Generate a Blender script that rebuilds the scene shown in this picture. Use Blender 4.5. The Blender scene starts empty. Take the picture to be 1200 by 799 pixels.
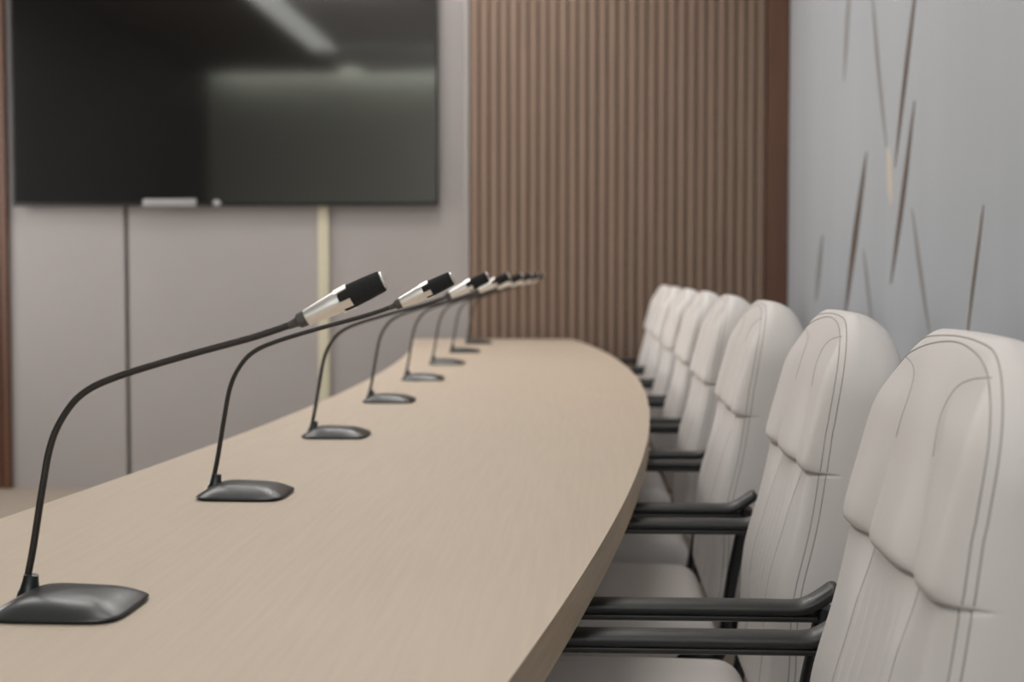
import bpy, bmesh, math, random
from mathutils import Vector, Matrix
random.seed(7)
PI = math.pi
scn = bpy.context.scene
COL = scn.collection
FLOOR = -0.025          # floor level; the table top lies at z = 0.75
TABLE = 0.75
CEIL = 3.2
Y_BACK, Y_REAR = 7.07, -1.33
X_RIGHT, X_LEFT = 0.985, -4.1

# ------------------------------------------------------------------ materials
def lin(c):
    return tuple((v/255/12.92 if v/255 <= .04045 else ((v/255+.055)/1.055)**2.4) for v in c)

def mat(name, rgb, rough=.6, metal=0, spec=.5, ior=1.5, emit=None, bump=None, noise=None, coat=0, sheen=0):
    """rgb is a linear base colour. noise=(scale xyz, detail, amount) tints it; bump=(scale xyz, strength)."""
    m = bpy.data.materials.new(name); m.use_nodes = True
    nt = m.node_tree; b = nt.nodes['Principled BSDF']
    b.inputs['Base Color'].default_value = (*rgb, 1)
    b.inputs['Roughness'].default_value = rough
    b.inputs['Metallic'].default_value = metal
    b.inputs['IOR'].default_value = ior
    b.inputs['Specular IOR Level'].default_value = spec
    b.inputs['Coat Weight'].default_value = coat
    b.inputs['Sheen Weight'].default_value = sheen
    if emit:
        b.inputs['Emission Color'].default_value = (*emit[0], 1)
        b.inputs['Emission Strength'].default_value = emit[1]
    if noise or bump:
        tc = nt.nodes.new('ShaderNodeTexCoord')
    if noise:
        mp = nt.nodes.new('ShaderNodeMapping'); mp.inputs['Scale'].default_value = noise[0]
        nz = nt.nodes.new('ShaderNodeTexNoise'); nz.inputs['Scale'].default_value = 1
        nz.inputs['Detail'].default_value = noise[1]; nz.inputs['Roughness'].default_value = .6
        cr = nt.nodes.new('ShaderNodeValToRGB')
        a = noise[2]
        cr.color_ramp.elements[0].position = .25; cr.color_ramp.elements[1].position = .75
        cr.color_ramp.elements[0].color = (*[v*(1-a) for v in rgb], 1)
        cr.color_ramp.elements[1].color = (*[min(1, v*(1+a)) for v in rgb], 1)
        nt.links.new(tc.outputs['Object'], mp.inputs['Vector'])
        nt.links.new(mp.outputs['Vector'], nz.inputs['Vector'])
        nt.links.new(nz.outputs['Fac'], cr.inputs['Fac'])
        nt.links.new(cr.outputs['Color'], b.inputs['Base Color'])
    if bump:
        mp2 = nt.nodes.new('ShaderNodeMapping'); mp2.inputs['Scale'].default_value = bump[0]
        n2 = nt.nodes.new('ShaderNodeTexNoise'); n2.inputs['Scale'].default_value = 1; n2.inputs['Detail'].default_value = 3
        bp = nt.nodes.new('ShaderNodeBump'); bp.inputs['Strength'].default_value = bump[1]; bp.inputs['Distance'].default_value = .002
        nt.links.new(tc.outputs['Object'], mp2.inputs['Vector'])
        nt.links.new(mp2.outputs['Vector'], n2.inputs['Vector'])
        nt.links.new(n2.outputs['Fac'], bp.inputs['Height'])
        nt.links.new(bp.outputs['Normal'], b.inputs['Normal'])
    return m

M = {}
M['oak'] = mat('light oak veneer', (.555, .455, .355), .5, noise=((130, 5, 130), 4, .05), spec=.3)
M['oak_edge'] = mat('oak edge band', (.40, .315, .225), .5, noise=((8, 8, 120), 4, .15), spec=.35)
M['dark_ply'] = mat('dark table panel', (.09, .07, .055), .6, noise=((3, 3, 40), 4, .2))
M['leather'] = mat('off white leather', (.715, .675, .65), .5, spec=.35, bump=((420, 420, 420), .10))
M['thread'] = mat('grey brown thread', (.40, .375, .36), .7)
M['black_pad'] = mat('black arm pad', (.018, .018, .018), .38)
M['black_metal'] = mat('black powder coated metal', (.014, .014, .015), .35)
M['caster'] = mat('black nylon', (.02, .02, .02), .5)
M['mic_base'] = mat('black satin plastic', (.012, .015, .015), .3, spec=.6)
M['mic_neck'] = mat('black brown flexible tube', (.017, .013, .011), .38, bump=((2, 2, 700), .5))
M['mic_rubber'] = mat('grey rubber', (.075, .066, .062), .55)
M['mic_silver'] = mat('brushed silver', (.88, .86, .84), .36, metal=1)
M['mic_foam'] = mat('black foam', (.016, .016, .016), .9, bump=((900, 900, 900), 1.0))
M['wall_grey'] = mat('warm grey wall panel', (.375, .345, .332), .55, spec=.3, noise=((1.5, 1.5, 1.5), 3, .03))
M['groove'] = mat('dark joint', (.10, .08, .07), .8)
M['slat'] = mat('brown wood slat', (.245, .168, .122), .5, noise=((30, 30, 1.2), 4, .12), spec=.35)
M['slat_gap'] = mat('brown felt between slats', (.085, .055, .042), .9)
M['trim_wood'] = mat('red brown wood trim', (.12, .052, .028), .45, noise=((30, 30, 1.2), 4, .2))
M['wall_blue'] = mat('pale blue grey wall covering', (.485, .512, .540), .45, noise=((1, 2.5, .12), 4, .06), spec=.4)  # stretched noise puts soft vertical sheen bands into the colour
M['streak_dark'] = mat('bronze inlay', (.17, .13, .105), .4, metal=.4)
M['streak_dim'] = mat('pale taupe inlay', (.30, .285, .275), .5, metal=.15)
M['streak_gold'] = mat('gold inlay', (.80, .72, .58), .4, metal=.3)
M['screen'] = mat('black glass screen', (.006, .006, .006), .06, ior=2.7)
M['bezel'] = mat('dark bezel', (.010, .007, .007), .35)
M['plate'] = mat('satin silver plastic', (.33, .33, .33), .45, metal=.2)
M['raceway'] = mat('cream plastic', (.62, .575, .43), .5)
M['floor'] = mat('beige carpet tile', (.33, .275, .22), .9, noise=((60, 60, 60), 4, .10))
M['ceiling'] = mat('white ceiling', (.72, .71, .69), .9)
M['ceiling_wood'] = mat('dark wood ceiling', (.13, .10, .085), .6)
M['wall_dark'] = mat('dark wall panelling', (.06, .057, .054), .6)
M['wall_rear'] = mat('light grey wall', (.76, .79, .70), .8)
M['lamp'] = mat('lamp diffuser', (.9, .9, .9), .5, emit=((1, .975, .945), 3.6))
M['lamp_side'] = mat('bright lamp diffuser', (.9, .9, .9), .5, emit=((1, .975, .95), 7.0))
M['cove'] = mat('cove diffuser', (.9, .9, .9), .5, emit=((.97, 1, .96), 1.2))
M['cove_dim'] = mat('dim cove diffuser', (.8, .8, .8), .5, emit=((.97, 1, .96), .35))
M['fill_wash'] = mat('added washer diffuser', (.9, .9, .9), .5, emit=((1, 1, .96), 8.0))  # glow of the added slot light on the rear wall
M['fill_side'] = mat('bright added fill glow', (.8, .8, .8), .6, emit=((1, .985,   .97), 5.2))  # glow of the added, unseen fill panel on the left wall
M['fill_rear'] = mat('soft added fill glow', (.8, .8, .8), .6, emit=((.96, .98, 1), 2.1))  # glow of the added, unseen fill panel on the rear wall
M['frame_white'] = mat('white painted metal', (.7, .7, .69), .4)

# ------------------------------------------------------------------ helpers
def obj(name, me_or_bm, m, parent=None, smooth=True):
    if isinstance(me_or_bm, bmesh.types.BMesh):
        me = bpy.data.meshes.new(name); bmesh.ops.recalc_face_normals(me_or_bm, faces=me_or_bm.faces)
        me_or_bm.to_mesh(me); me_or_bm.free()
    else:
        me = me_or_bm
    o = bpy.data.objects.new(name, me); COL.objects.link(o)
    for mm in (m if isinstance(m, (list, tuple)) else [m]): me.materials.append(mm)
    if smooth:
        me.shade_smooth()
        if hasattr(me, 'set_sharp_from_angle'): me.set_sharp_from_angle(angle=math.radians(38))
    if parent: o.parent = parent
    return o

def thing(name, label, cat, loc=(0, 0, 0), group=None):
    o = bpy.data.objects.new(name, None); COL.objects.link(o); o.location = loc
    o.empty_display_size = .05
    return tag(o, label, cat, group)

def tag(o, label, cat, group=None):
    o['label'] = label; o['category'] = cat
    if group: o['group'] = group
    return o

def struct(name, bm, m, label, smooth=False):
    o = obj(name, bm, m, None, smooth); o['kind'] = 'structure'; o['label'] = label
    o['category'] = name.split('_')[0]
    return o

def add_box(bm, x0, x1, y0, y1, z0, z1, mi=0, bevel=0):
    vs = [bm.verts.new((x, y, z)) for x in (x0, x1) for y in (y0, y1) for z in (z0, z1)]
    fs = [(0, 1, 3, 2), (4, 6, 7, 5), (0, 4, 5, 1), (2, 3, 7, 6), (0, 2, 6, 4), (1, 5, 7, 3)]
    faces = []
    for f in fs:
        fc = bm.faces.new([vs[i] for i in f]); fc.material_index = mi; faces.append(fc)
    if bevel:
        es = list({e for f in faces for e in f.edges})
        bmesh.ops.bevel(bm, geom=es, offset=bevel, segments=2, affect='EDGES', profile=.5)
    return bm

def add_lathe(bm, prof, p0, axis, n=32):
    """prof: list of (distance along axis, radius)."""
    a = Vector(axis).normalized(); u = a.orthogonal().normalized(); v = a.cross(u); p0 = Vector(p0)
    rings = []
    for d, r in prof:
        c = p0 + a*d
        rings.append([bm.verts.new(c + (u*math.cos(2*PI*i/n) + v*math.sin(2*PI*i/n))*max(r, 1e-5)) for i in range(n)])
    for A, B in zip(rings, rings[1:]):
        for i in range(n): bm.faces.new((A[i], A[(i+1) % n], B[(i+1) % n], B[i]))
    bm.faces.new(rings[0]); bm.faces.new(rings[-1][::-1])
    return bm

def smooth_path(pts, per=10):
    """Catmull-Rom through the points."""
    P = [Vector(p) for p in pts]; P = [P[0]*2-P[1]] + P + [P[-1]*2-P[-2]]
    out = []
    for i in range(1, len(P)-2):
        a, b, c, d = P[i-1:i+3]
        for k in range(per):
            t = k/per
            out.append(.5*((2*b) + (c-a)*t + (2*a-5*b+4*c-d)*t*t + (3*b-a-3*c+d)*t**3))
    out.append(P[-2])
    return out

def add_sweep(bm, pts, section, up=(0, 1, 0), cap=True, ends=False):
    """sweep a closed 2-D section [(along up, across)] along pts."""
    rings = []; up = Vector(up)
    n = len(section)
    for i, p in enumerate(pts):
        t = (pts[min(i+1, len(pts)-1)] - pts[max(i-1, 0)]).normalized()
        u = (up - t*up.dot(t)).normalized(); w = t.cross(u)
        k = 1
        if ends: k = (.55, .82, .95)[min(i, len(pts)-1-i)] if min(i, len(pts)-1-i) < 3 else 1
        rings.append([bm.verts.new(p + u*a*k + w*b*k) for a, b in section])
    for A, B in zip(rings, rings[1:]):
        for i in range(n): bm.faces.new((A[i], A[(i+1) % n], B[(i+1) % n], B[i]))
    if cap: bm.faces.new(rings[0][::-1]); bm.faces.new(rings[-1])
    return bm

def circle(r, n=10): return [(r*math.cos(2*PI*i/n), r*math.sin(2*PI*i/n)) for i in range(n)]
def oval(a, b, n=20, e=3.0):
    out = []
    for i in range(n):
        c, s = math.cos(2*PI*i/n), math.sin(2*PI*i/n)
        out.append((a*math.copysign(abs(c)**(2/e), c), b*math.copysign(abs(s)**(2/e), s)))
    return out

def add_tube(bm, pts, r, n=10, up=None):
    if up is None:
        # parallel transport
        t0 = (pts[1]-pts[0]).normalized(); u = t0.orthogonal().normalized()
        rings = []
        for i, p in enumerate(pts):
            t = (pts[min(i+1, len(pts)-1)] - pts[max(i-1, 0)]).normalized()
            u = (u - t*u.dot(t)).normalized(); w = t.cross(u)
            rr = r[i] if isinstance(r, list) else r
            rings.append([bm.verts.new(p + (u*math.cos(2*PI*k/n)+w*math.sin(2*PI*k/n))*rr) for k in range(n)])
        for A, B in zip(rings, rings[1:]):
            for k in range(n): bm.faces.new((A[k], A[(k+1) % n], B[(k+1) % n], B[k]))
        bm.faces.new(rings[0][::-1]); bm.faces.new(rings[-1])
        return bm
    return add_sweep(bm, pts, circle(r, n), up)

def soft_box(c, s, r, n=(24, 24, 10), fn=None):
    """rounded box; fn(p, normal) -> displaced p"""
    bm = bmesh.new(); cache = {}
    h = [v/2 for v in s]
    def vert(p):
        key = tuple(round(v, 6) for v in p)
        if key in cache: return cache[key]
        q = Vector([max(-h[i]+r, min(h[i]-r, p[i])) for i in range(3)])
        d = Vector(p) - q
        nrm = d.normalized() if d.length > 1e-9 else Vector((0, 0, 1))
        w = q + nrm*r
        if fn: w = fn(w, nrm)
        v = bm.verts.new(w + Vector(c)); cache[key] = v; return v
    def lin_(i, k):        # denser towards the rounded rims
        t = k/n[i]; t = .5-.5*math.cos(PI*t)*(.55+.45*abs(math.cos(PI*t)))
        return -h[i] + s[i]*t
    for ax in range(3):
        a, b = [i for i in range(3) if i != ax]
        for sg in (-1, 1):
            for i in range(n[a]):
                for j in range(n[b]):
                    q = []
                    for (ii, jj) in ((i, j), (i+1, j), (i+1, j+1), (i, j+1)):
                        p = [0, 0, 0]; p[ax] = sg*h[ax]; p[a] = lin_(a, ii); p[b] = lin_(b, jj); q.append(vert(p))
                    if len(set(q)) == 4: bm.faces.new(q if sg > 0 else q[::-1])
    return bm

def children(o): return [c for c in bpy.data.objects if c.parent == o]
def copy_thing(o, loc, label):
    r = o.copy(); COL.objects.link(r); r.location = loc; r['label'] = label
    for ch in children(o):
        c = ch.copy(); COL.objects.link(c); c.parent = r
        for g in children(ch):
            d = g.copy(); COL.objects.link(d); d.parent = c
    return r

def sstep(a, b, x):
    t = max(0, min(1, (x-a)/(b-a))); return t*t*(3-2*t)

# ------------------------------------------------------------------ camera
F_PX, CX, CY = 1667., 600., 399.5
yaw = math.atan(87/F_PX); pit = math.atan((CY-320)/F_PX*math.cos(yaw))
fw = Vector((-math.sin(yaw)*math.cos(pit), math.cos(yaw)*math.cos(pit), -math.sin(pit)))
rt = Vector((math.cos(yaw), math.sin(yaw), 0)); up = rt.cross(fw)
EYE = Vector((0, 0, 1.07))
cam_d = bpy.data.cameras.new('camera'); cam = bpy.data.objects.new('camera', cam_d); COL.objects.link(cam)
cam.matrix_world = Matrix(((rt.x, up.x, -fw.x, EYE.x), (rt.y, up.y, -fw.y, EYE.y), (rt.z, up.z, -fw.z, EYE.z), (0, 0, 0, 1)))
cam_d.sensor_width = 36; cam_d.lens = 36*F_PX/1200; cam_d.clip_start = .02
cam_d.dof.use_dof = True; cam_d.dof.focus_distance = 1.62; cam_d.dof.aperture_fstop = 5.4
scn.camera = cam
def on_right_wall(px, py, X=X_RIGHT):          # where a mark of the photograph lies on the right wall: (y, z)
    d = fw + rt*((px-CX)/F_PX) + up*((CY-py)/F_PX); t = (X-EYE.x)/d.x; p = EYE + d*t
    return p.y, p.z

# ------------------------------------------------------------------ room shell
bm = bmesh.new(); add_box(bm, X_LEFT-.1, X_RIGHT+.1, Y_REAR-.1, Y_BACK+.1, FLOOR-.1, FLOOR)
struct('floor', bm, M['floor'], 'beige carpet floor of the meeting room')

bm = bmesh.new()                                # white field with a wood field along the left side
YS = Y_REAR+.19  # ceiling stops short here; slot added to hide the rear fill light
add_box(bm, -2.36, X_RIGHT+.1, YS, Y_BACK+.1, CEIL, CEIL+.1, 0)
add_box(bm, X_LEFT-.1, -2.64, YS, Y_BACK+.1, CEIL, CEIL+.1, 1)
add_box(bm, -2.64, -2.36, YS, Y_BACK+.1, CEIL+.06, CEIL+.1, 0)
add_box(bm, X_LEFT-.1, X_RIGHT+.1, YS, YS+.03, CEIL+.1, CEIL+.16, 0)
add_box(bm, X_LEFT-.1, X_RIGHT+.1, Y_REAR-.1, YS+.03, CEIL+.16, CEIL+.2, 0)
struct('ceiling', bm, [M['ceiling'], M['ceiling_wood']], 'white ceiling with a dark wood field')

bm = bmesh.new(); joints = [X_LEFT-.1, -2.315, X_RIGHT+.1]
for a, b in zip(joints, joints[1:]):
    add_box(bm, a+.011, b-.011, Y_BACK, Y_BACK+.03, FLOOR, CEIL, 0)
add_box(bm, X_LEFT-.1, X_RIGHT+.1, Y_BACK+.03, Y_BACK+.13, FLOOR, CEIL, 1)
struct('wall_back', bm, [M['wall_grey'], M['groove']], 'warm grey panelled wall behind the screen')

bm = bmesh.new(); add_box(bm, X_LEFT-.1, X_LEFT, Y_REAR, Y_BACK, FLOOR, CEIL)
struct('wall_left', bm, M['wall_dark'], 'dark panelled left wall')
bm = bmesh.new(); add_box(bm, X_LEFT-.1, X_RIGHT+.1, Y_REAR-.1, Y_REAR, FLOOR, CEIL+.16)
struct('wall_rear', bm, M['wall_rear'], 'light grey wall behind the viewer')

# framed glowing panels added out of view for fill, on left and rear walls
def lightbox(name, label, c, along, half, z0, z1, m):
    c = Vector(c); along = Vector(along); out = Vector((-along.y, along.x, 0))      # out points into the room
    def bar(bm, a0, a1, d0, d1, za, zb):
        n0 = len(bm.verts); add_box(bm, a0, a1, d0, d1, za, zb); bm.verts.ensure_lookup_table()
        for v in bm.verts[n0:]: v.co = c + along*v.co.x + out*v.co.y + Vector((0, 0, v.co.z))
    bm = bmesh.new(); w = .05
    bar(bm, -half-w, half+w, .001, .05, z0-w, z0); bar(bm, -half-w, half+w, .001, .05, z1, z1+w)
    bar(bm, -half-w, -half, .001, .05, z0, z1); bar(bm, half, half+w, .001, .05, z0, z1); bar(bm, -.02, .02, .001, .045, z0, z1)
    fr = struct(name, bm, M['frame_white'], label)
    for s0, s1 in ((-half, -.02), (.02, half)):
        bm = bmesh.new(); bar(bm, s0, s1, .004, .012, z0, z1); obj('glow_sheet', bm, m, fr, False)
lightbox('lightbox_1', 'unseen white framed fill light panel added on the left wall', (X_LEFT, 5.45, 0), (0, -1, 0), 1.1, .85, 2.75, M['fill_side'])
lightbox('lightbox_2', 'unseen white framed fill light panel added on the rear wall', (-.35, Y_REAR, 0), (1, 0, 0), 1.0, 1.15, 2.75, M['fill_rear'])

# right wall: pale covering with blade-shaped metal inlays standing 1.5 mm proud
bm = bmesh.new(); add_box(bm, X_RIGHT, X_RIGHT+.1, Y_REAR, Y_BACK, FLOOR, CEIL)
def blade(p, q, w, mi, bow=0.0):
    (y0, z0), (y1, z1) = on_right_wall(*p), on_right_wall(*q)
    a, b = Vector((0, y0, z0)), Vector((0, y1, z1)); d = (b-a); n = Vector((0, -d.z, d.y)).normalized()
    K = 14; L, R = [], []
    for k in range(K+1):
        t = k/K; ww = w*(math.sin(PI*min(1, max(0.02, t*.96+.02))))**.7
        c = a + d*t + n*bow*math.sin(PI*t)
        L.append(c+n*ww/2); R.append(c-n*ww/2)
    for dx, lst in ((0, None),):
        front = [bm.verts.new((X_RIGHT-.0015, v.y, v.z)) for v in L+R[::-1]]
        back = [bm.verts.new((X_RIGHT+.001, v.y, v.z)) for v in L+R[::-1]]
    N = K+1
    for k in range(K):
        f = bm.faces.new((front[k], front[k+1], front[2*N-2-k], front[2*N-1-k])); f.material_index = mi
    m_ = len(front)
    for k in range(m_):
        f = bm.faces.new((front[k], front[(k+1) % m_], back[(k+1) % m_], back[k])); f.material_index = mi
for p, q, w, mi, bow in [
        ((997, -40), (989, 95), .045, 2, 0), ((1021, -20), (1039, 172), .030, 2, .01),
        ((1077, -40), (1049, 196), .034, 1, .006), ((1041, 172), (1045, 240), .045, 3, .004),
        ((1072, 118), (1044, 332), .036, 1, -.01), ((1016, 178), (990, 372), .055, 1, .006),
        ((964, 275), (956, 352), .060, 2, 0), ((1012, 292), (1022, 380), .030, 2, 0),
        ((1069, 245), (1090, 392), .026, 2, .006), ((1153, 240), (1133, 400), .015, 1, .004),
        ((1150, 250), (1131.5, 402), .007, 3, .004)]:
    blade(p, q, w*1.45, mi, bow)
struct('wall_right', bm, [M['wall_blue'], M['streak_dark'], M['streak_dim'], M['streak_gold']],
       'pale blue grey wall with slanting bronze blade inlays')

# brown wood slat cladding either side of the screen wall
def slat_panel(x0, x1, label, pitch=.048, m=M['slat']):
    bm = bmesh.new(); yb = Y_BACK-.002
    add_box(bm, x0, x1, yb-.008, yb, FLOOR+.002, CEIL-.002, 1)
    n = round((x1-x0)/pitch); p = (x1-x0)/n
    for i in range(n):
        a = x0+i*p+.0058; add_box(bm, a, a+p-.0116, yb-.023, yb-.008, FLOOR+.002, CEIL-.002, 0)
    o = obj('slat_panel', bm, [m, M['slat_gap']], None, False)
    return tag(o, label, 'wall panel')
slat_panel(-.578, .872, 'brown vertical wood slat panel right of the screen')
slat_panel(X_LEFT+.004, -2.915, 'strip of red brown wood panel at the left of the screen', m=M['trim_wood'])
bm = bmesh.new(); add_box(bm, .876, X_RIGHT-.002, Y_BACK-.05, Y_BACK-.002, FLOOR+.002, CEIL-.002, bevel=.004)
o = struct('trim_1', bm, M['trim_wood'], 'red brown corner post between slats and pale wall')
bm = bmesh.new(); add_box(bm, -.606, -.580, Y_BACK-.032, Y_BACK-.002, FLOOR+.002, CEIL-.002, bevel=.003)
struct('trim_2', bm, M['wall_grey'], 'grey edge strip left of the slat panel')

# ------------------------------------------------------------------ wall screen
tx0, tx1, tz0 = -2.868, -.728, 1.405; tz1 = tz0+1.215; ty = Y_BACK-.065
t = thing('wall_screen', 'large black glossy display hung on the grey wall', 'screen', ((tx0+tx1)/2, Y_BACK-.03, tz0))
ox, oy, oz = t.location
def rel(bm):
    for v in bm.verts: v.co -= Vector((ox, oy, oz))
    return bm
bm = bmesh.new(); add_box(bm, tx0+.012, tx1-.012, ty-.001, ty+.004, tz0+.016, tz1-.012); obj('screen_glass', rel(bm), M['screen'], t, False)
bm = bmesh.new()
add_box(bm, tx0, tx1, ty-.004, ty+.03, tz0, tz0+.0165); add_box(bm, tx0, tx1, ty-.004, ty+.03, tz1-.0125, tz1)
add_box(bm, tx0, tx0+.0125, ty-.004, ty+.03, tz0+.0165, tz1-.0125); add_box(bm, tx1-.0125, tx1, ty-.004, ty+.03, tz0+.0165, tz1-.0125)
obj('bezel', rel(bm), M['bezel'], t, False)
bm = bmesh.new(); add_box(bm, tx0+.01, tx1-.01, ty+.004, ty+.045, tz0+.01, tz1-.01, bevel=.008); obj('back_cover', rel(bm), M['bezel'], t)
bm = bmesh.new(); add_box(bm, -1.95, -1.66, ty+.045, Y_BACK-.001, 1.75, 2.25); obj('wall_bracket', rel(bm), M['black_metal'], t, False)
bm = soft_box((-2.068, ty-.010, tz0+.014), (.270, .016, .040), .007, (10, 4, 6)); obj('sensor_bar', rel(bm), M['plate'], t)['label'] = 'silver bar on the lower bezel'
bm = bmesh.new(); add_lathe(bm, [(0, .018), (.006, .018), (.009, .012)], (-1.832, ty-.002, tz0+.012), (0, -1, 0), 20); obj('indicator', rel(bm), M['plate'], t)

# cable cover from the screen down the wall
bm = soft_box((-1.310, Y_BACK-.0115, (1.425+FLOOR)/2), (.058, .021, 1.425-FLOOR-.004), .009, (8, 4, 6))
tag(obj('cable_cover', bm, M['raceway']), 'cream vertical cable cover running down the wall below the screen', 'cable cover')

# ------------------------------------------------------------------ ceiling lamps
def lamp_panel(x, y, sx, sy, label, m=M['lamp'], name='ceiling_light', group='ceiling light panels'):
    t = thing(name, label, 'ceiling light', (x, y, CEIL), group)
    bm = bmesh.new(); z0, z1 = -.03, -.001; a, b = sx/2, sy/2; w = .025
    add_box(bm, -a, a, -b, -b+w, z0, z1); add_box(bm, -a, a, b-w, b, z0, z1)
    add_box(bm, -a, -a+w, -b+w, b-w, z0, z1); add_box(bm, a-w, a, -b+w, b-w, z0, z1)
    obj('frame', bm, M['frame_white'], t, False)
    bm = bmesh.new(); add_box(bm, -a+w, a-w, -b+w, b-w, -.022, -.004); obj('diffuser', bm, m, t, False)
    return t
for (x, y), w in zip([(-.35, .6), (-.35, 2.5), (-.35, 4.4), (-.35, 6.2)],
                     ['second from the rear wall', 'in the middle of the room', 'second from the screen wall', 'nearest the screen wall']):
    lamp_panel(x, y, 1.1, 1.2, 'square ceiling light panel above the table, ' + w)
lamp_panel(-1.35, 5.75, 1.6, .7, 'wide ceiling light panel before the screen wall', M['lamp_side'])
lamp_panel(-.35, -.75, 1.1, .8, 'added fill light panel on the ceiling close to the rear wall')  # extra unseen lamp, added to brighten the rear wall
t = thing('added_washer', 'added linear fill light hidden in the ceiling slot along the rear wall', 'ceiling light', (-1.55, Y_REAR+.1, CEIL+.13))  # unseen strip added only to lift the rear wall
bm = bmesh.new(); add_box(bm, -2.45, 2.45, -.045, .045, 0, .012); obj('diffuser', bm, M['fill_wash'], t, False)
bm = bmesh.new(); add_box(bm, -2.46, 2.46, -.055, .055, .012, .0295); obj('housing', bm, M['frame_white'], t, False)
lamp_panel(-1.8, 3.95, 1.2, 1.0, 'added fill light panel beside the cove light, away from the table', M['lamp_side'])  # extra unseen lamp, added to light the chair fronts
t = thing('cove_light', 'short dim linear light across the white ceiling', 'ceiling light', (-1.60, .72, CEIL), 'cove lights')
bm = bmesh.new(); add_box(bm, -.72, .72, -.09, .09, -.012, -.001); obj('diffuser', bm, M['cove_dim'], t, False)
bm = bmesh.new(); add_box(bm, -.74, .74, -.10, -.09, -.02, -.001); add_box(bm, -.74, .74, .09, .10, -.02, -.001); obj('frame', bm, M['frame_white'], t, False)
t = thing('cove_light', 'long linear light recessed between the white and wood ceiling fields', 'ceiling light', (-2.5, 3.2, CEIL+.03), 'cove lights')
bm = bmesh.new(); add_box(bm, -.13, .13, -3.0, 3.6, 0, .02); obj('diffuser', bm, M['cove'], t, False)
bm = bmesh.new(); add_box(bm, -.139, -.131, -3.0, 3.6, -.03, .025); add_box(bm, .131, .139, -3.0, 3.6, -.03, .025); obj('frame', bm, M['frame_white'], t, False)

# ------------------------------------------------------------------ conference table (long curved top)
YC, Y0, Y1 = 4.0, .55, 6.945
def edge_r(y): return .160 - .0262*(y-YC)**2
def edge_l(y): return -.655 - .0225*(y-YC)**2
def curved_slab(xl, xr, y0, y1, z0, z1, K=60, bevel=.003, mi_side=1):
    bm = bmesh.new(); ring = []
    ys = [y0+(y1-y0)*k/K for k in range(K+1)]
    pts = [(xr(y), y) for y in ys] + [(xl(y), y) for y in ys[::-1]]
    top = [bm.verts.new((x, y, z1)) for x, y in pts]; bot = [bm.verts.new((x, y, z0)) for x, y in pts]
    n = len(pts); N = K+1
    for k in range(K):
        bm.faces.new((top[k], top[k+1], top[n-2-k], top[n-1-k])); bm.faces.new((bot[k], bot[n-1-k], bot[n-2-k], bot[k+1]))
    for k in range(n):
        f = bm.faces.new((top[k], bot[k], bot[(k+1) % n], top[(k+1) % n])); f.material_index = mi_side
    if bevel:
        es = [e for e in bm.edges if abs(e.verts[0].co.z-e.verts[1].co.z) < 1e-6 and len(e.link_faces) == 2 and len({f.material_index for f in e.link_faces}) == 2]
        bmesh.ops.bevel(bm, geom=es, offset=bevel, segments=2, affect='EDGES', profile=.5)
    return bm
t = thing('conference_table', 'long curved light oak conference table carrying the microphones', 'table', (-.25, YC, FLOOR))
ox, oy, oz = t.location
obj('tabletop', rel(curved_slab(edge_l, edge_r, Y0, Y1, TABLE-.046, TABLE)), [M['oak'], M['oak_edge']], t)
obj('modesty_panel', rel(curved_slab(lambda y: edge_l(y)+.14, lambda y: edge_l(y)+.17, Y0+.25, Y1-.25, FLOOR+.06, TABLE-.046, mi_side=0, bevel=0)), M['dark_ply'], t)
for yl in (1.05, 2.65, 4.0, 5.4, 6.6):
    bm = bmesh.new(); add_box(bm, edge_l(yl)+.10, edge_l(yl)+.32, yl-.03, yl+.03, FLOOR, TABLE-.046, bevel=.003); obj('leg_panel', rel(bm), M['dark_ply'], t, False)

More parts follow.
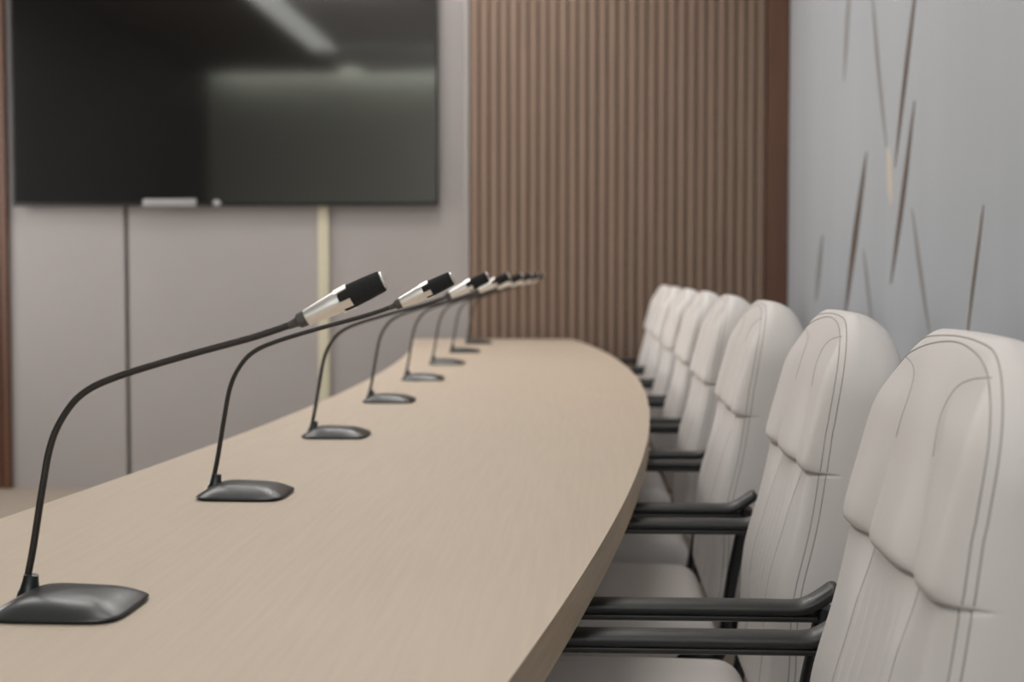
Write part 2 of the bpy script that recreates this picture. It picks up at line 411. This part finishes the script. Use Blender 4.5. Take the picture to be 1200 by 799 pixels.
# ------------------------------------------------------------------ gooseneck microphones
def make_mic(label):
    t = thing('gooseneck_microphone', label, 'microphone', (0, 0, 0), 'gooseneck microphones along the table')
    # base: rounded square, raised plateau, bevelled rim, small undercut  (local x -.0635...0635, y the same)
    bm = bmesh.new(); N = 96; A = .0635; B = .0630
    prof = [(q, .0060+.0118*(1-(q/.95)**3.0)) for q in (0, .15, .3, .42, .54, .64, .72, .79, .85, .90, .95)]
    prof += [(.975, .0051), (.992, .0042), (1.0, .0034), (.992, .0027), (.965, .0022), (.955, .0018), (.95, 0)]
    rings = []
    for r, h in prof:
        e = 2+ (5.2-2)*min(1, r/.7)
        if r == 0: rings.append([bm.verts.new((0, 0, h+.00205))]); continue
        rg = []
        for k in range(N):
            c, s = math.cos(2*PI*k/N), math.sin(2*PI*k/N)
            x = A*r*math.copysign(abs(c)**(2/e), c); y = B*r*math.copysign(abs(s)**(2/e), s)
            z = h
            if r < .951:   # higher towards the stem, dished flat towards the far side
                z = h + .0025*sstep(.06, -.05, x)*sstep(1.0, .5, r)
            rg.append(bm.verts.new((x, y, z)))
        rings.append(rg)
    for k in range(N): bm.faces.new((rings[0][0], rings[1][k], rings[1][(k+1) % N]))
    for P, Q in zip(rings[1:], rings[2:]):
        for k in range(N): bm.faces.new((P[k], Q[k], Q[(k+1) % N], P[(k+1) % N]))
    bm.faces.new(rings[-1][::-1])
    obj('base', bm, M['mic_base'], t)
    sx, sy = -.0545, .030; S = Vector((sx, sy, 0))
    bx = -.490
    # socket
    bm = bmesh.new(); add_lathe(bm, [(-.006, .0116), (-.002, .0112), (.002, .0094), (.010, .0078), (.0165, .0070), (.0168, .0062)], (sx+.002, sy, .0095), (.13, 0, 1), 28)
    obj('socket', bm, M['mic_base'], t)
    # flexible neck: pairs (world x, world z) read along the stem
    pts = [(-.546, .765), (-.538, .803), (-.5285, .858), (-.519, .904), (-.5045, .934), (-.4845, .955), (-.451, .9705), (-.387, .990), (-.321, 1.008), (-.2805, 1.0215), (-.266, 1.028)]
    P = smooth_path([Vector((x-bx, sy, z-TABLE)) for x, z in pts], 10)
    bm = bmesh.new(); add_tube(bm, P, .0035, 14); obj('gooseneck', bm, M['mic_neck'], t)
    a = Vector((math.cos(math.radians(25.5)), 0, math.sin(math.radians(25.5)))); p0 = Vector((-.281-bx, sy, 1.0212-TABLE))
    bm = bmesh.new(); add_lathe(bm, [(-.004, .0037), (.003, .0044), (.0055, .0055), (.0065, .0072), (.0125, .0078), (.0145, .0072)], p0, a, 28); obj('rubber_collar', bm, M['mic_rubber'], t)
    bm = bmesh.new(); add_lathe(bm, [(.0143, .0070), (.0150, .0078), (.030, .0094), (.045, .0108), (.0515, .0111), (.0520, .0104)], p0, a, 36)
    u = a.cross(Vector((0, 1, 0))).normalized(); v = Vector((0, 1, 0))
    for k in range(4):     # four short prongs clasping the head
        th = PI/4+.28+k*PI/2; n0 = u*math.cos(th)+v*math.sin(th); tt = a.cross(n0)
        q = []
        for d in (.049, .0625):
            for w in (-.0042, .0042):
                for rr in (.0098, .0122 if d > .06 else .0113):
                    q.append(bm.verts.new(p0+a*d+n0*rr+tt*w))
        for f in [(0, 1, 3, 2), (4, 6, 7, 5), (0, 4, 5, 1), (2, 3, 7, 6), (0, 2, 6, 4), (1, 5, 7, 3)]: bm.faces.new([q[i] for i in f])
    obj('capsule_body', bm, M['mic_silver'], t)['label'] = 'silver microphone body with prongs'
    bm = bmesh.new(); add_lathe(bm, [(.0515, .0100), (.053, .0113), (.062, .0117), (.080, .0113), (.0935, .0106), (.0962, .0096)], p0, a, 36)
    obj('windscreen', bm, M['mic_foam'], t)
    bm = bmesh.new(); add_lathe(bm, [(.0955, .0088), (.0972, .0092), (.0984, .0086), (.0986, .004)], p0, a, 30)
    obj('end_cap', bm, M['mic_silver'], t)['label'] = 'bright end cap'
    return t
near_y = [1.257, 1.955, 2.705, 3.46, 4.19, 4.93, 5.665, 6.40]
ordm = ['black gooseneck microphone nearest the viewer, its base cut by the left picture edge',
        'gooseneck microphone with sharp silver head, second from the viewer along the table',
        'gooseneck microphone third from the viewer, its stem beside the cream cable cover',
        'gooseneck microphone fourth from the viewer along the table',
        'blurred gooseneck microphone, fourth from the far table end',
        'blurred gooseneck microphone, third from the far table end',
        'blurred gooseneck microphone, second from the far table end',
        'most blurred gooseneck microphone, at the far end of the table']
mic = None
for y, lab in zip(near_y, ordm):
    loc = (-.490, y+.063, TABLE+.0002)
    if mic is None: mic = make_mic(lab); mic.location = loc
    else: copy_thing(mic, loc, lab)

# ------------------------------------------------------------------ conference chairs
H = lambda h: h - FLOOR       # heights are read above z = 0, chair meshes start at the floor
CREASE, HTOP, W0, T0 = .812, 1.012, .214, .100
RC = .112                       # corner radius of the outline seen from the front
groove = []                    # outline of the side pads in (|y|, h): up from the crease, then arching out to the seam
_g = smooth_path([Vector((a, b, 0)) for a, b in [(.094, CREASE), (.083, .870), (.070, .925), (.065, .948), (.070, .965), (.084, .976), (.110, .9825), (.135, .9855), (.152, .987)]], 8)
groove = [(p.x, p.y) for p in _g]
def gd(y, h):
    y = abs(y); return math.sqrt(min((y-a)**2+(h-b)**2 for a, b in groove))
def spine(h):
    """front face and back face of the plain backrest at height h"""
    lumbar = .012*math.exp(-((h-.645)/.075)**2)
    f = .2840 + .163*(h-.81) - lumbar
    b = f + T0; apex = .349
    u = max(0, (h-(HTOP-.090))/.090); f = apex-(apex-f)*max(0, 1-u**2.0)**.5 if u > 0 else f
    v = max(0, (h-(HTOP-.115))/.115); b = apex+(b-apex)*max(0, 1-v**2.1)**(1/2.1) if v > 0 else b
    return f, b
def section(W, T, n_front=150, n_arc=14, n_side=6, n_back=30):
    """rounded-rectangle loop, returned as (y, x, normal angle) with x measured from the mid plane, front = -x"""
    k = T/T0; rf, rb = .036*k, .046*k
    rfy, rby = min(.036, W*.3), min(.046, W*.35)
    out = []
    for i in range(n_front): out.append((-(W-rfy)+2*(W-rfy)*i/n_front, -T/2, 1.0))
    for i in range(n_arc): a = PI/2*i/n_arc; out.append((W-rfy+rfy*math.sin(a), -T/2+rf-rf*math.cos(a), math.cos(a)))
    for i in range(n_side): out.append((W, -T/2+rf+(T-rf-rb)*i/n_side, 0))
    for i in range(n_arc): a = PI/2*i/n_arc; out.append((W-rby+rby*math.cos(a), T/2-rb+rb*math.sin(a), -1))
    for i in range(n_back): out.append((W-rby-2*(W-rby)*i/n_back, T/2, -1))
    for i in range(n_arc): a = PI/2*i/n_arc; out.append((-(W-rby)-rby*math.sin(a), T/2-rb+rb*math.cos(a), -1))
    for i in range(n_side): out.append((-W, T/2-rb-(T-rf-rb)*i/n_side, 0))
    for i in range(n_arc): a = PI/2*i/n_arc; out.append((-(W-rfy)-rfy*math.cos(a) , -T/2+rf-rf*math.sin(a), math.sin(a)))
    return out
def row_dims(h):
    u = max(0, (h-(HTOP-RC))/RC); W = W0-RC+RC*max(0, 1-u**2)**.5
    f, b = spine(h); T = max(b-f, .0004); c = (f+b)/2
    q = max(0, (.50-h)/.06)      # rounds in at the bottom
    if q > 0: T *= math.sqrt(max(.02, 1-q*q)); W -= .02*q*q
    return W, T, c
def front_disp(y, h, fr):
    """how far the upholstery swells forward at (y, h)"""
    if fr <= 0: return 0
    ay = abs(y)
    if h >= CREASE:
        e = h-CREASE
        amp = .006+.013*math.exp(-(e/.095)**2)
        lip = 1-math.exp(-(e/.006)**1.3) if e > 0 else 0
        d = gd(y, h)
        val = 1-math.exp(-(d/.028)**2)
        fade = 1-sstep(.935, 1.000, h)
        lip = .60+.40*lip - .55*math.exp(-(e/.0018)**2)
        pad = amp*lip*(.22+.78*val)*fade
        return pad*fr**.7
    e = CREASE-h
    lip = 1
    low = sstep(.46, .54, h)
    d = gd(y, CREASE); lobe = .019*(.22+.78*(1-math.exp(-(d/.028)**2)))*.64-.0040-.0085*math.exp(-(e/.0022)**2)
    g = 1-math.exp(-((ay-.092)/.012)**2)
    flat = .0065+.0025*g*low
    k = sstep(0, .075, e); base = lobe*(1-k)+flat*k
    rib = 0
    if ay < .08:
        q = (ay % .032); q = min(q, .032-q); rib = .0014*math.exp(-(q/.004)**2)
    return (lip*base - rib*low*sstep(.01, .04, e))*fr**.7
def crown(y, h):
    u = max(0, (h-(HTOP-RC))/RC); return .0055*(1-(y/W0)**2)*u*u
def make_backrest():
    hs = []; h = .442
    while h < CREASE-.016: hs.append(h); h += .0055
    h = CREASE-.016
    while h < CREASE+.03: hs.append(h); h += .0007 if abs(h-CREASE) < .006 else .0016
    while h < HTOP-RC: hs.append(h); h += .0045
    for k in range(56): hs.append(HTOP-RC+RC*math.sin(PI/2*(k/55)**.9))
    bm = bmesh.new(); rings = []
    for h in hs:
        W, T, c = row_dims(h)
        rings.append([bm.verts.new((c+x-front_disp(y, h, fr), y, H(h+crown(y, h)))) for y, x, fr in section(W, T)])
    n = len(rings[0])
    for A, B in zip(rings, rings[1:]):
        for i in range(n): bm.faces.new((A[i], A[(i+1) % n], B[(i+1) % n], B[i]))
    bm.faces.new(rings[0][::-1]); bm.faces.new(rings[-1])
    return bm
def add_stitch(bm, pts, r=.0010):
    if len(pts) > 2: add_tube(bm, pts, r, 6)
def make_stitching(back_bm):
    """seams and stitch lines laid on the finished upholstery"""
    from mathutils.bvhtree import BVHTree
    tree = BVHTree.FromBMesh(back_bm); bm = bmesh.new()
    def hit(o, d):
        p = tree.ray_cast(Vector(o), Vector(d))[0]; return p
    seam_x = lambda h: .2925+.135*(h-.81)+.0175*sstep(.86, .99, h) - .010*math.exp(-((h-.645)/.075)**2)
    for off in (-.0040, .0040):
        pts = []
        for k in range(80):                                        # up the near side
            h = .47+(.88-.47)*k/79; pts.append(hit((seam_x(h)+off, -1, H(h)), (0, 1, 0)))
        for k in range(1, 90):                                     # round the top
            a = PI*k/90; d = Vector((0, -math.cos(a), math.sin(a)))
            h = .88+.13*math.sin(a); o = Vector((seam_x(h)+off*(1-.45*math.sin(a)**3), 0, H(.88)))+d*.6; pts.append(hit(o, -d))
        for k in range(80):
            h = .88-(.88-.47)*k/79; pts.append(hit((seam_x(h)+off, 1, H(h)), (0, -1, 0)))
        add_stitch(bm, [p for p in pts if p], .0009)
    for sg in (-1, 1):                 # arched seam on top of each side pad
        add_stitch(bm, [p for p in [hit((-1, sg*a, H(b)), (1, 0, 0)) for a, b in groove[14:]] if p], .0006)
        add_stitch(bm, [p for p in [hit((-1, sg*.092, H(.50+(CREASE-.008-.50)*k/40)), (1, 0, 0)) for k in range(41)] if p], .0007)
    return bm
def make_seat():
    def fn(p, n):
        q = p.copy()
        if n.z > .3:
            q.z += .010*(1-(p.y/.25)**2)*(1-(p.x/.25)**2)*n.z - .002*n.z*(math.exp(-((abs(p.y)-.165)/.006)**2))
        return q
    return soft_box((-.005, 0, H(.406)), (.49, .49, .105), .046, (40, 60, 12), fn)
def make_chair(label):
    t = thing('conference_chair', label, 'chair', (0, 0, 0), 'white chairs along the table')
    back_bm = make_backrest(); bmesh.ops.recalc_face_normals(back_bm, faces=back_bm.faces); st = make_stitching(back_bm)
    b = obj('backrest', back_bm, M['leather'], t, True); b.data.set_sharp_from_angle(angle=PI)
    obj('stitching', st, M['thread'], b)['label'] = 'grey stitched seams'
    o = obj('seat', make_seat(), M['leather'], t); o.data.set_sharp_from_angle(angle=PI)
    for sg in (-1, 1):
        y = .291*sg
        P = smooth_path([Vector((x, y, H(h))) for x, h in [(-.225, .648), (-.212, .655), (-.10, .659), (.05, .660), (.20, .660), (.247, .660), (.266, .6655), (.283, .676), (.299, .688)]], 7)
        bm = bmesh.new(); add_sweep(bm, P, oval(.0215, .0090, 24, 2.8), (0, 1, 0), ends=True); 
        obj('armrest', bm, M['black_pad'], t)
        # frame bar below the pad and the raked post at its rear end
        bm = bmesh.new()
        P = smooth_path([Vector((x, y*f, H(h))) for x, h, f in [(.10, .385, .60), (.19, .385, .82), (.232, .395, .95), (.243, .43, .975), (.258, .53, .985), (.276, .625, .99), (.283, .662, 1)]], 7)
        add_sweep(bm, P, oval(.017, .010, 20, 3), (0, 1, 0))
        P = [Vector((x, y, H(.6490))) for x in (-.19, -.05, .1, .2, .272)]
        add_sweep(bm, P, oval(.0165, .0050, 16, 3), (0, 1, 0))
        P = smooth_path([Vector((x, y*f, H(h))) for x, h, f in [(-.08, .385, .60), (-.13, .385, .85), (-.155, .41, .97), (-.165, .5, 1), (-.18, .648, 1)]], 7)
        add_sweep(bm, P, oval(.015, .009, 16, 3), (0, 1, 0))
        obj('arm_frame', bm, M['black_metal'], t)
    # swivel base
    bm = bmesh.new(); add_box(bm, -.12, .14, -.11, .11, H(.335), H(.362), bevel=.008); add_box(bm, .10, .30, -.04, .04, H(.348), H(.362)); add_box(bm, .285, .305, -.04, .04, H(.348), H(.56), bevel=.004)
    obj('seat_plate', bm, M['black_metal'], t)
    bm = bmesh.new(); add_lathe(bm, [(.07, .030), (.22, .030), (.22, .018), (H(.34), .018)], (.01, 0, 0), (0, 0, 1), 24); obj('gas_lift', bm, M['black_metal'], t)
    bm = bmesh.new(); add_lathe(bm, [(.06, .045), (.10, .042)], (.01, 0, 0), (0, 0, 1), 24)
    casters = []
    for k in range(5):
        a = k*2*PI/5+.35; d = Vector((math.cos(a), math.sin(a), 0)); c = Vector((.01, 0, 0))
        P = [c+d*.03+Vector((0, 0, .082)), c+d*.15+Vector((0, 0, .078)), c+d*.275+Vector((0, 0, .064))]
        add_sweep(bm, P, oval(.020, .011, 14, 3), d.cross(Vector((0, 0, 1))))
        casters.append((c+d*.262, d))
    obj('star_base', bm, M['black_metal'], t)
    for p, d in casters:
        bm = bmesh.new(); sd = d.cross(Vector((0, 0, 1)))
        for s_ in (-1, 1): add_lathe(bm, [(-.008, .020), (-.006, .0255), (.006, .0255), (.008, .020)], p+sd*.014*s_+Vector((0, 0, .0257)), sd, 20)
        add_lathe(bm, [(.020, .008), (.056, .008)], p, (0, 0, 1), 12)
        obj('caster', bm, M['caster'], t)
    return t
labs = ['white leather conference chair nearest the viewer, cut by the right picture edge',
        'white leather chair second from the viewer, in front of the bronze blade marks',
        'white leather chair third from the viewer along the table',
        'white leather chair fourth from the viewer along the table',
        'blurred white leather chair, fourth from the far end of the row',
        'blurred white leather chair, third from the far end of the row',
        'blurred white leather chair, second from the far end of the row',
        'farthest white leather chair in the row, its back against the brown slats']
dx = [-.002, .010, -.003, 0, .003, .002, 0, 0]
chair = None
for k in range(8):
    loc = (dx[k], 1.30+.735*k, FLOOR)
    if chair is None: chair = make_chair(labs[k]); chair.location = loc
    else: copy_thing(chair, loc, labs[k])

# ------------------------------------------------------------------ world and view
w = bpy.data.worlds.new('world'); scn.world = w; w.use_nodes = True
w.node_tree.nodes['Background'].inputs['Color'].default_value = (.8, .9, 1, 1)
w.node_tree.nodes['Background'].inputs['Strength'].default_value = .3
scn.view_settings.view_transform = 'Standard'; scn.view_settings.look = 'None'
scn.view_settings.gamma = 1; scn.view_settings.use_curve_mapping = False
scn.view_settings.exposure = -0.24
